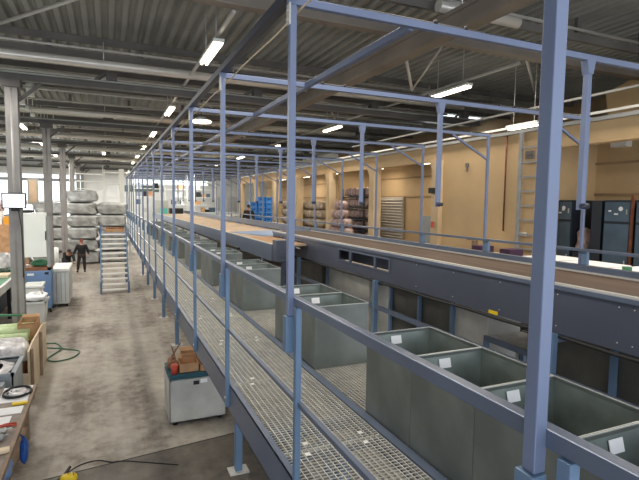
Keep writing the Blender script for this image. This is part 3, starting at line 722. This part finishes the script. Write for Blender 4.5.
# ------------------------------------------------------------------ left side: bench, crate, bins, machine
t = thing('workbench', (-1.9,7.1,0), 'wooden workbench cluttered with tools at the lower left', 'workbench')
bx0,bx1,by0,by1 = -2.9,-1.10,5.6,8.95
MB().box(bx0,bx1-.05,by0,by1,.81,.85).build('tabletop', 'bench_top', t)
MB().box(bx1-.05,bx1,by0,by1,.79,.86).build('edge_board', 'wood', t)
for x in (bx0+.1,bx1-.15):
    for y in (by0+.15,by1-.15): MB().box(x-.04,x+.04,y-.04,y+.04,0,.81).build('leg', 'wood', t)
MB().box(bx0+.1,bx1-.12,by0+.2,by1-.2,.22,.26).build('lower_shelf', 'wood', t)
solo('wooden_board', MB().bar((-1.6,6.58,.87),(-1.13,6.66,.87),.12,.03), 'ply', 'pale wooden board lying across the near end of the workbench', 'board')
solo('cable_coil', MB().tube([(-1.33+.19*(1+.04*math.sin(i*.7))*math.cos(i*.31),8.62+.24*math.sin(i*.31),.865+.03*(i/80)) for i in range(80)], .011, 8), 'black', 'coiled black cable lying on the workbench', 'cable')
solo('plastic_wrap', MB().blob((-1.34,8.62,.875),.13,.16,.02,.2,8,20,8), 'film', 'crumpled pale plastic inside the coiled cable', 'plastic')
solo('paper_sheet', MB().box(-1.55,-1.10,8.28,8.93,.851,.855), 'paper', 'large white paper under the cable coil on the workbench', 'paper')
solo('level_tool', MB().box(-1.33,-1.13,8.12,8.19,.856,.885), 'yellow', 'yellow tool on the workbench in front of the cable coil', 'tool')
solo('paper_sheet', MB().box(-1.50,-1.17,7.80,8.07,.852,.857), 'paper', 'white paper on the workbench between the yellow tool and the dark pliers', 'paper')
solo('paper_sheet', MB().box(-1.60,-1.27,7.42,7.74,.852,.856), 'paper', 'white paper on the workbench nearest the red pliers', 'paper')
t = thing('pliers', (-1.3,7.35,.855), 'red-handled pliers on the workbench edge', 'pliers')
MB().tube([(-1.42,7.30,.87),(-1.3,7.38,.875),(-1.16,7.36,.87)], .014, 8).tube([(-1.42,7.36,.87),(-1.3,7.42,.875),(-1.17,7.44,.87)], .014, 8).build('handle', 'red', t)
MB().prism([(-1.42,7.29),(-1.42,7.38),(-1.52,7.34)], 'z', .858, .885).build('jaw', 'grey', t)
for i, (x, y, rx, ry, m) in enumerate([(-1.40,7.12,.07,.06,'black'),(-1.29,7.18,.05,.05,'galv_pale'),(-1.45,6.93,.10,.08,'black'),(-1.30,6.99,.06,.05,'grey')]):
    solo('clamp_tool', MB().blob((x,y,.89),rx,ry,.035,.2,i,14,8).bar((x-.08,y,.88),(x+.1,y+.05,.89),.02), m, ['black clamp behind the red pliers','small bright metal fitting beside the black clamp','large black clamp at the near end of the bench','small grey fitting beside the large black clamp'][i], 'tool')
solo('shopping_bag', MB().blob((-1.05,7.15,.60),.05,.12,.17,.12,3,20,14,.8).tube([(-1.04,7.08,.74),(-1.08,7.1,.84),(-1.04,7.2,.74)],.008,6), 'blue_bag', 'blue plastic bag hanging at the side of the workbench', 'bag')
open_box('cardboard_box', -1.75,-1.18,5.95,6.55,.262,.62,'card','brown cardboard box on the lower shelf of the workbench','box')
solo('denim_cloth', MB().blob((-1.42,6.55,.66),.3,.2,.13,.2,9,20,12,.7), 'lblue', 'crumpled blue cloth under the near end of the bench', 'cloth')

# crate
t = thing('wooden_crate', (-2.2,11.8,0), 'large plywood-sided crate full of goods beside the aisle', 'crate')
MB().prism([(10.5,0),(13.3,0),(13.3,.90),(12.6,1.0),(11.0,1.02),(10.5,.98)], 'x', -1.44, -1.41).build('side_panel', 'ply', t)
MB().box(-3.2,-1.44,13.27,13.3,0,.9).build('rear_panel', 'ply', t); MB().box(-3.2,-1.44,10.5,10.53,0,.55).build('front_panel', 'ply', t)
MB().box(-3.2,-1.44,10.53,13.27,.05,.09).build('bottom', 'wood', t); MB().box(-3.2,-3.17,10.53,13.27,0,.9).build('side_panel', 'ply', t)
MB().box(-1.40,-1.36,10.6,10.7,0,1.0).box(-1.40,-1.36,12.0,12.1,0,.98).build('batten', 'wood', t)
solo('grey_tote', MB().box(-2.9,-1.50,9.35,9.37,.0,.95).box(-2.9,-2.88,9.35,10.35,.0,.95).box(-1.52,-1.5,9.35,10.35,0,.95).box(-2.9,-1.5,10.33,10.35,0,.95).box(-2.9,-1.5,9.35,10.35,.0,.02).box(-2.92,-1.48,9.32,9.36,.92,.97).box(-1.53,-1.46,9.32,10.37,.92,.97).box(-2.92,-1.48,10.33,10.38,.92,.97), 'tote', 'grey plastic tote between the workbench and the wooden crate', 'tote')
solo('film_bundle', MB().blob((-2.2,9.85,.86),.64,.46,.10,.12,21,26,12,.5), 'film', 'crumpled plastic film filling the grey tote', 'plastic')
solo('tool_bag', MB().tube([(-1.95+.16*math.cos(i*.3),9.13+.09*math.sin(i*.3),.96) for i in range(22)],.02,8).blob((-1.95,9.13,.9),.15,.09,.05,.15,5), 'black', 'black tool roll in front of the grey tote', 'bag')
solo('plinth_box', B(-2.3,-1.6,9.02,9.28,0,.86), 'tote', 'grey box carrying the black tool roll', 'box')
solo('film_bundle', MB().blob((-2.15,11.2,.82),.66,.52,.22,.10,22,28,14,.5), 'film', 'wrinkled clear film bundle in the near half of the wooden crate', 'plastic')
for i, (y, z, r) in enumerate([(12.0,.86,.13),(12.4,.90,.15),(12.85,.88,.14)]):
    solo('foil_roll', MB().cyl((-3.0,y,z),(-1.62,y,z),r,18), 'green_l', 'pale green roll in the wooden crate, %s' % ['nearest','middle','farthest'][i], 'roll', 'pale green rolls in the crate')
solo('filler_box', B(-3.1,-1.7,11.75,13.1,.10,.72), 'card', 'cardboard box under the pale green rolls', 'box')
open_box('cardboard_box', -1.86,-1.50,12.3,13.0,.73,1.12,'card','brown cardboard box at the right end of the green rolls','box')
solo('green_bar', MB().bar((-3.3,13.75,1.10),(-1.65,13.1,1.14),.06,.04), 'green', 'green bar lying over the far end of the wooden crate', 'bar')

t = thing('grey_bin', (-1.95,16.0,0), 'tapered grey plastic bin with white bags on top in the aisle', 'bin')
mb = MB(); 
a = [(-2.18,15.62,.04),(-1.72,15.62,.04),(-1.72,16.3,.04),(-2.18,16.3,.04),(-2.24,15.55,.96),(-1.65,15.55,.96),(-1.65,16.4,.96),(-2.24,16.4,.96)]
mb.add(a, [(0,3,2,1),(0,1,5,4),(1,2,6,5),(2,3,7,6),(3,0,4,7),(4,5,6,7)]); mb.build('body', 'tote_l', t)
MB().box(-2.27,-1.62,15.52,15.56,.93,.98).box(-1.66,-1.62,15.52,16.43,.93,.98).build('rim', 'tote_l', t)
for x in (-2.1,-1.8):
    for y in (15.7,16.2): MB().cyl((x-.02,y,.035),(x+.02,y,.035),.035,10).build('caster', 'black', t)
solo('plastic_bag', MB().blob((-1.93,15.95,1.08),.30,.40,.10,.2,14,24,12,.7), 'paper', 'white plastic bags heaped on the grey bin', 'bag')
t = thing('white_container', (-2.1,17.3,0), 'white lidded container behind the grey bin', 'container')
MB().box(-2.35,-1.92,16.95,17.7,0,1.16).build('body', 'whitep', t, .02); MB().box(-2.38,-1.85,16.92,17.75,1.16,1.24).build('lid', 'whitep', t, .02)
# machine
t = thing('packing_machine', (-2.2,19.0,0), 'blue machine cabinet under a tall white control panel beside the aisle', 'machine')
mx0, mx1, my0, my1 = -2.66,-1.80,18.75,19.6
MB().box(mx0,mx1,my0,my1,.14,1.45).build('cabinet', 'lblue', t, .01)
MB().box(-2.66,-1.80,my0+.05,my1,1.45,1.56).build('work_surface', 'card_d', t)
MB().box(-2.50,-2.30,my0-.006,my0,1.30,1.37).build('white_label', 'paper', t)
MB().box(-1.98,-1.86,my0-.006,my0,1.32,1.40).build('dark_switch', 'black', t)
MB().box(-2.40,-2.0,my0-.006,my0,.86,.98).build('white_sign', 'paper', t)
up = MB().box(-2.66,-1.90,my0,my0+.35,1.92,3.42).build('control_panel', 'whitep', t, .01)
MB().box(-1.93,-1.90,my0-.03,my0,2.5,2.8).build('door_handle', 'black', up)
MB().box(-1.895,-1.80,my0+.05,my0+.15,1.45,3.3).box(-2.66,-2.6,my0+.4,my0+.5,1.45,3.3).build('frame_post', 'grey', t)
for x in (mx0+.08,mx1-.03):
    for y in (my0+.05,my1-.08): MB().cyl((x-.025,y,.07),(x+.025,y,.07),.07,14).build('caster', 'black', t)
solo('green_cloth', MB().blob((-2.15,19.2,1.68),.25,.2,.12,.2,31,18,10), 'green', 'dark green cloth lying on the machine below the white panel', 'cloth')
solo('cap_hung', MB().blob((-2.45,18.95,3.47),.2,.12,.05,.15,32,18,8), 'black', 'black cap lying on top of the white control panel', 'cap')
# white cart
t = thing('laundry_cart', (-1.55,20.3,0), 'tall pale grey wheeled cart in front of the people', 'cart')
MB().box(-1.84,-1.30,19.5,21.3,.12,1.30).build('body', 'tote_l', t, .02); MB().box(-1.87,-1.27,19.46,21.34,1.30,1.40).build('rim', 'whitep', t, .015)
mb = MB()
for x in (-1.7,-1.55,-1.42): mb.box(x-.01,x+.01,19.49,19.5,.2,1.25)
mb.build('rib', 'grey', t)
for x in (-1.77,-1.38):
    for y in (19.6,21.2): MB().cyl((x-.02,y,.06),(x+.02,y,.06),.06,12).build('caster', 'black', t)
solo('white_canister', MB().cyl((-1.98,22.5,1.0),(-1.98,22.5,1.9),.13,14).cyl((-1.98,22.5,0),(-1.98,22.5,1.0),.03,8).cyl((-1.98,22.5,0),(-1.98,22.5,.04),.2,14), 'whitep', 'white cylinder on a stand behind the pale cart', 'canister')
# monitor on the first column
t = thing('monitor', (-1.98,13.35,3.7), 'lit white monitor in black frame on the nearest grey column', 'monitor')
MB().box(-2.24,-1.74,13.30,13.35,3.66,4.03).build('frame', 'black', t, .006)
MB().box(-2.21,-1.77,13.294,13.30,3.69,4.00).build('screen', 'screen', t)
MB().box(-2.06,-1.90,13.35,13.47,3.60,3.80).build('bracket', 'black', t)
solo('cable', MB().tube([(-1.92,13.40,3.62),(-1.87,13.42,3.2),(-1.86,13.4,2.6),(-1.87,13.44,2.0)],.01,6), 'black', 'black cable hanging below the monitor on the nearest column', 'cable')
# table with green surface and dark machine at far left
t = thing('sorting_table', (-4.4,17.5,0), 'long green-topped sorting table at the left edge', 'table')
MB().box(-6.2,-2.75,15.3,21,1.25,1.33).build('tabletop', 'green', t)
MB().box(-2.80,-2.72,15.3,21,1.20,1.42).build('edge_rail', 'galv_pale', t)
for x in (-6.0,-2.95):
    for y in (15.5,18.2,20.8): MB().box(x-.05,x+.05,y-.05,y+.05,0,1.25).build('leg', 'black', t)
MB().box(-5.8,-3.1,15.8,20.5,.3,1.1).build('drive_housing', 'locker_d', t)
solo('plywood_offcut', MB().box(-4.4,-2.95,18.2,18.9,1.335,1.42), 'ply', 'tan board lying on the green sorting table', 'board')
solo('plastic_bag', MB().blob((-3.6,20.1,1.55),.45,.4,.22,.2,41,20,12), 'green', 'dark green bags on the sorting table', 'bag')
solo('plastic_bag', MB().blob((-3.3,19.6,1.7),.25,.3,.3,.2,42,20,12), 'film', 'pale translucent bag on the sorting table', 'bag')
solo('pink_bag', MB().blob((-2.45,16.6,.27),.13,.2,.28,.2,43,16,12), 'pink', 'pale pink bag beside the nearest column foot', 'bag')
t = thing('shelf_cabinet', (-4.6,26.5,0), 'brick-brown cabinet behind the sorting table', 'cabinet')
MB().box(-5.8,-3.5,26,27,0,2.7).build('body', 'card', t); MB().box(-5.75,-4.7,25.96,26,.1,2.6).build('door', 'tote_l', t); MB().box(-4.65,-3.55,25.96,26,.1,2.6).build('door', 'card', t)
solo('orange_box', B(-4.35,-3.75,26.1,26.6,2.70,3.05), 'orange', 'orange box on top of the brown cabinet', 'box')
solo('white_carton', B(-5.1,-4.4,26.1,26.6,2.70,3.3), 'whitep', 'white carton left of the orange box', 'box')
solo('rag_heap', MB().blob((-4.9,26.5,3.45),.5,.3,.22,.2,44,20,12), 'pink', 'heap of tan rags on the white carton', 'rags')
t = thing('information_board', (-3.9,30.0,0), 'yellow and white notice poster on a stand beyond the nearest column', 'poster')
MB().box(-3.85,-3.35,30.0,30.05,3.6,5.0).build('board', 'grey', t); MB().box(-3.78,-3.42,29.99,30.0,3.7,4.9).build('poster', 'wood_belt', t); MB().box(-3.63,-3.57,30.0,30.05,0,3.6).build('leg', 'grey', t)

# ------------------------------------------------------------------ floor hoses and cables
def curve_pts(P, n=10):
    out = []
    for i in range(len(P)-1):
        p0 = Vector(P[max(i-1,0)]); p1 = Vector(P[i]); p2 = Vector(P[i+1]); p3 = Vector(P[min(i+2,len(P)-1)])
        for k in range(n):
            t = k/n; out.append(.5*((2*p1)+(-p0+p2)*t+(2*p0-5*p1+4*p2-p3)*t*t+(-p0+3*p1-3*p2+p3)*t**3))
    out.append(Vector(P[-1])); return out
solo('garden_hose', MB().tube(curve_pts([(-1.55,14.2,.015),(-1.2,14.0,.015),(-.85,13.75,.015),(-.70,13.5,.015),(-.85,13.05,.015),(-1.2,12.9,.015),(-1.38,13.2,.015),(-1.15,13.9,.03),(-1.3,14.5,.015),(-1.55,14.6,.015)]), .018, 8), 'hose', 'green hose looped on the concrete beside the wooden crate', 'hose')
solo('power_cable', MB().tube(curve_pts([(-.95,7.0,.008),(-.72,7.30,.008),(-.45,7.62,.008),(-.2,7.68,.008),(0,7.55,.008),(.2,7.5,.008),(.9,7.1,.008)]), .008, 6), 'black', 'thin dark cable curving over the floor at the bottom', 'cable')
t = thing('yellow_tape_measure', (-.55,7.2,0), 'yellow tool with black handle on the floor at the bottom edge', 'tool')
MB().blob((-.55,7.22,.06),.11,.08,.06,.05,2,18,10,.7).build('body', 'yellow', t); MB().bar((-.60,7.28,.09),(-.54,7.42,.12),.03).build('handle', 'black', t)

# ------------------------------------------------------------------ people
def skin_mesh(name, verts, edges, radii, m, parent, root=0, sub=2):
    me = bpy.data.meshes.new(name); o0 = base.get(parent.name, Vector())
    me.from_pydata([tuple(Vector(v)) for v in verts], edges, []); o = bpy.data.objects.new(name, me); col.objects.link(o)
    o.parent = parent; base[o.name] = o0
    sk = o.modifiers.new('skin', 'SKIN'); sk.use_smooth_shade = True
    for i, r in enumerate(radii):
        d = me.skin_vertices[0].data[i]; d.radius = (r, r*.85) if not isinstance(r, tuple) else r; d.use_root = (i == root)
    s = o.modifiers.new('sub', 'SUBSURF'); s.levels = sub; s.render_levels = sub
    me.materials.append(M[m]); return o
def person(loc, label, pose, top, legs, hairm, heading=0, H=1.74):
    t = thing('person', loc, label, 'person'); k = H/1.74
    J = dict(pel=(0,0,.95), ch=(0,0,1.25), sh=(0,0,1.42), nk=(0,0,1.50), hd=(0,-.02,1.62),
        lh=(-.10,0,.90), rh=(.10,0,.90), lk=(-.12,-.02,.50), rk=(.12,-.02,.50), la=(-.13,.02,.09), ra=(.13,.02,.09), lt=(-.14,-.15,.05), rt=(.14,-.15,.05),
        ls=(-.19,0,1.40), rs=(.19,0,1.40), le=(-.27,.02,1.13), re=(.27,.02,1.13), lw=(-.25,-.10,.90), rw=(.25,-.10,.90))
    J.update(pose); J = {a: tuple(c*k for c in b) for a, b in J.items()}
    # one continuous body
    order = ['pel','ch','sh','nk','hd','lh','lk','la','lt','rh','rk','ra','rt','ls','le','lw','rs','re','rw']
    E_ = [(0,1),(1,2),(2,3),(3,4),(0,5),(5,6),(6,7),(7,8),(0,9),(9,10),(10,11),(11,12),(2,13),(13,14),(14,15),(2,16),(16,17),(17,18)]
    rad = [(.15,.11),(.16,.12),(.13,.10),.055,(.085,.10),.10,.065,.045,.04,.10,.065,.045,.04,.065,.05,.032,.065,.05,.032]
    rad = [tuple(c*k for c in r) if isinstance(r, tuple) else r*k for r in rad]
    # hands: palm, four fingers and a thumb continuing from each wrist
    verts = [J[n] for n in order]
    for wi, sgn in ((15,-1),(18,1)):
        w = Vector(verts[wi]); e = Vector(verts[wi-1]); d = (w-e).normalized(); side = Vector((0,1,0)).cross(d).normalized(); fr = d.cross(side)
        pi_ = len(verts); verts.append(w+d*.08*k); E_.append((wi,pi_)); rad.append(.030*k)
        for fo, L in ((-.028,.07),(-.01,.082),(.01,.078),(.028,.06)):
            a = len(verts); verts.append(w+d*.10*k+fr*fo*k); verts.append(w+d*(.10+L*.9)*k+fr*fo*1.1*k+side*.012*k*sgn)
            E_ += [(pi_,a),(a,a+1)]; rad += [.010*k,.008*k]
        a = len(verts); verts.append(w+d*.06*k-fr*.05*k); verts.append(w+d*.10*k-fr*.065*k); E_ += [(pi_,a),(a,a+1)]; rad += [.011*k,.009*k]
    skin_mesh('body', verts, E_, rad, 'skin', t)
    hd = Vector(J['hd']); face = Vector(J.get('face', (0,-1,0))).normalized() if 'face' in pose else Vector((0,-1,0))
    g = lambda nm: Vector(J[nm])
    skin_mesh('jacket', [J['pel'],J['ch'],J['sh'],J['ls'],J['le'],tuple(g('le').lerp(g('lw'),.9)),J['rs'],J['re'],tuple(g('re').lerp(g('rw'),.9)),tuple(g('sh').lerp(g('nk'),.6)), tuple(g('pel')-Vector((0,0,.06)))],
        [(0,1),(1,2),(2,3),(3,4),(4,5),(2,6),(6,7),(7,8),(2,9),(0,10)], [(.20*k,.15*k),(.22*k,.16*k),(.18*k,.14*k),.10*k,.082*k,.06*k,.10*k,.082*k,.06*k,.08*k,(.20*k,.15*k)], top, t)
    skin_mesh('trousers', [J['pel'],J['lh'],J['lk'],J['la'],J['rh'],J['rk'],J['ra']], [(0,1),(1,2),(2,3),(0,4),(4,5),(5,6)], [(.185*k,.14*k),.135*k,.10*k,.078*k,.135*k,.10*k,.078*k], legs, t)
    for s in 'lr':
        a = g(s+'a'); b = g(s+'t'); o = MB().blob(tuple((a+b)/2+Vector((0,0,-.01))+Vector(loc)), .052*k,.13*k,.05*k,.03,1,14,8,.8).build('shoe', 'black', t)
    L = Vector(loc)
    MB().blob(tuple(hd+L+Vector((0,.025,.045))), .092*k,.10*k,.085*k,.04,2,16,10,1).build('hair', hairm, t)
    f = MB().blob(tuple(hd+L+face*.105*k+Vector((0,0,-.005))), .014*k,.02*k,.025*k,0,1,8,6,1)
    for sx in (-.09,.09): f.blob(tuple(hd+L+Vector((sx*k,0,0))), .012*k,.02*k,.03*k,0,1,8,6,1)
    f.build('nose_and_ears', 'skin', t)
    e = MB()
    for sx in (-.032,.032): e.blob(tuple(hd+L+face*.092*k+Vector((sx*k,0,.02))), .012*k,.008*k,.008*k,0,1,8,6,1)
    e.blob(tuple(hd+L+face*.092*k+Vector((0,0,-.05))), .025*k,.006*k,.006*k,0,1,8,6,1)
    e.build('eyes_and_mouth', 'hair', t)
    t.rotation_euler.z = heading
    return t
person((-1.27,28.7,0), 'person in black jacket and dark trousers standing in the aisle, facing the camera', dict(le=(-.30,-.03,1.15), lw=(-.36,-.12,.92), re=(.30,.02,1.14), rw=(.33,-.08,.90), lk=(-.16,-.05,.50), la=(-.20,.0,.09), lt=(-.23,-.16,.05)), 'cloth_b', 'cloth_br', 'hair_r', 0, 1.78)
person((-1.86,26.6,0), 'person in dark clothes bending forward beside the other one, head lowered', dict(ch=(.06,-.14,1.17), sh=(.12,-.30,1.27), nk=(.14,-.38,1.30), hd=(.16,-.46,1.36), ls=(-.06,-.30,1.26), rs=(.30,-.28,1.24), le=(-.05,-.42,1.0), re=(.36,-.40,.98), lw=(.10,-.52,.80), rw=(.40,-.58,.86)), 'cloth_b', 'cloth_b', 'hair', 0, 1.74)
person((6.62,24.0,2.0), 'person in black jacket standing left of the stacked blue crates', dict(lw=(-.20,-.20,1.0), rw=(.22,-.22,1.0)), 'cloth_b', 'cloth_b', 'hair', R(-30), 1.74)

# ------------------------------------------------------------------ daylight from the open rear and windows, plus added unseen fill
w = bpy.data.worlds.new('World'); scene.world = w; w.use_nodes = True
bg = w.node_tree.nodes['Background']; bg.inputs['Color'].default_value = (.86,.92,1,1); bg.inputs['Strength'].default_value = 2.0
def area(name, loc, rot, sx, sy, e, colr=(1,.97,.92)):
    l = bpy.data.lights.new(name, 'AREA'); l.shape = 'RECTANGLE'; l.size = sx; l.size_y = sy; l.energy = e; l.color = colr
    o = bpy.data.objects.new(name, l); col.objects.link(o); o.location = loc; o.rotation_euler = rot; return o
for i, y in enumerate((4,10,17,24,31,38)):
    area('added_hall_fill', (1.93,y,6.7), (0,0,0), .6, 4, 150, (1,.93,.82))  # added invisible area lights; the modelled tubes alone are too dim
    area('added_hall_fill', (8.15,y,6.7), (0,0,0), .6, 4, 140, (1,.90,.76))
for i, y in enumerate((14,22.9,29.7,36.5,44)):
    area('added_hall_fill', (-3.05,y,6.7), (0,0,0), .6, 4, 260, (1,.96,.90))
    area('added_hall_fill', (-9,y,6.7), (0,0,0), .6, 4, 260, (1,.98,.95))
for x in (2,7): area('added_hall_fill', (x,45,6.4), (0,0,0), 2, 3, 350, (1,.97,.92))  # extra unseen fill with no fixture, brightens the back of the hall
for i, y in enumerate((4.8,9.6,12.8,16.4,20.2,23.6,27.2)):
    if i != 1:
        light(9.5, y, 1.2, z=5.2, label='added fluorescent lamp, unseen inside the tan building behind its header, bay %s' % ['one','','two','three','four','five','six'][i])  # invented fixtures, put in to light the recess
        area('added_recess_fill', (9.5,y,5.15), (0,0,0), .4, 1.2, 20, (1,.9,.76))  # added area light below each invented recess lamp
area('window_daylight', (-9,49.5,4.2), (R(-90),0,0), 13, 3, 600, (.9,.96,1))
# ------------------------------------------------------------------ camera
ya, pi_, ro = R(23.792), R(4.426), R(.798)
fw = Vector((math.sin(ya)*math.cos(pi_), math.cos(ya)*math.cos(pi_), -math.sin(pi_)))
r = Vector((math.cos(ya), -math.sin(ya), 0)); u = r.cross(fw)
r2 = r*math.cos(ro)+u*math.sin(ro); u2 = -r*math.sin(ro)+u*math.cos(ro)
cam = bpy.data.cameras.new('Camera'); co = bpy.data.objects.new('Camera', cam); col.objects.link(co)
cam.sensor_fit = 'HORIZONTAL'; cam.sensor_width = 36; cam.lens = 483.0/639*36
cam.clip_start = .05; cam.clip_end = 200
mw = Matrix((r2, u2, -fw)).transposed().to_4x4(); mw.translation = Vector((0,0,CAMZ)); co.matrix_world = mw
scene.camera = co
vs = scene.view_settings; vs.view_transform = 'Standard'; vs.look = 'None'; vs.gamma = 1; vs.exposure = 0.1
scene.cycles.max_bounces = 6
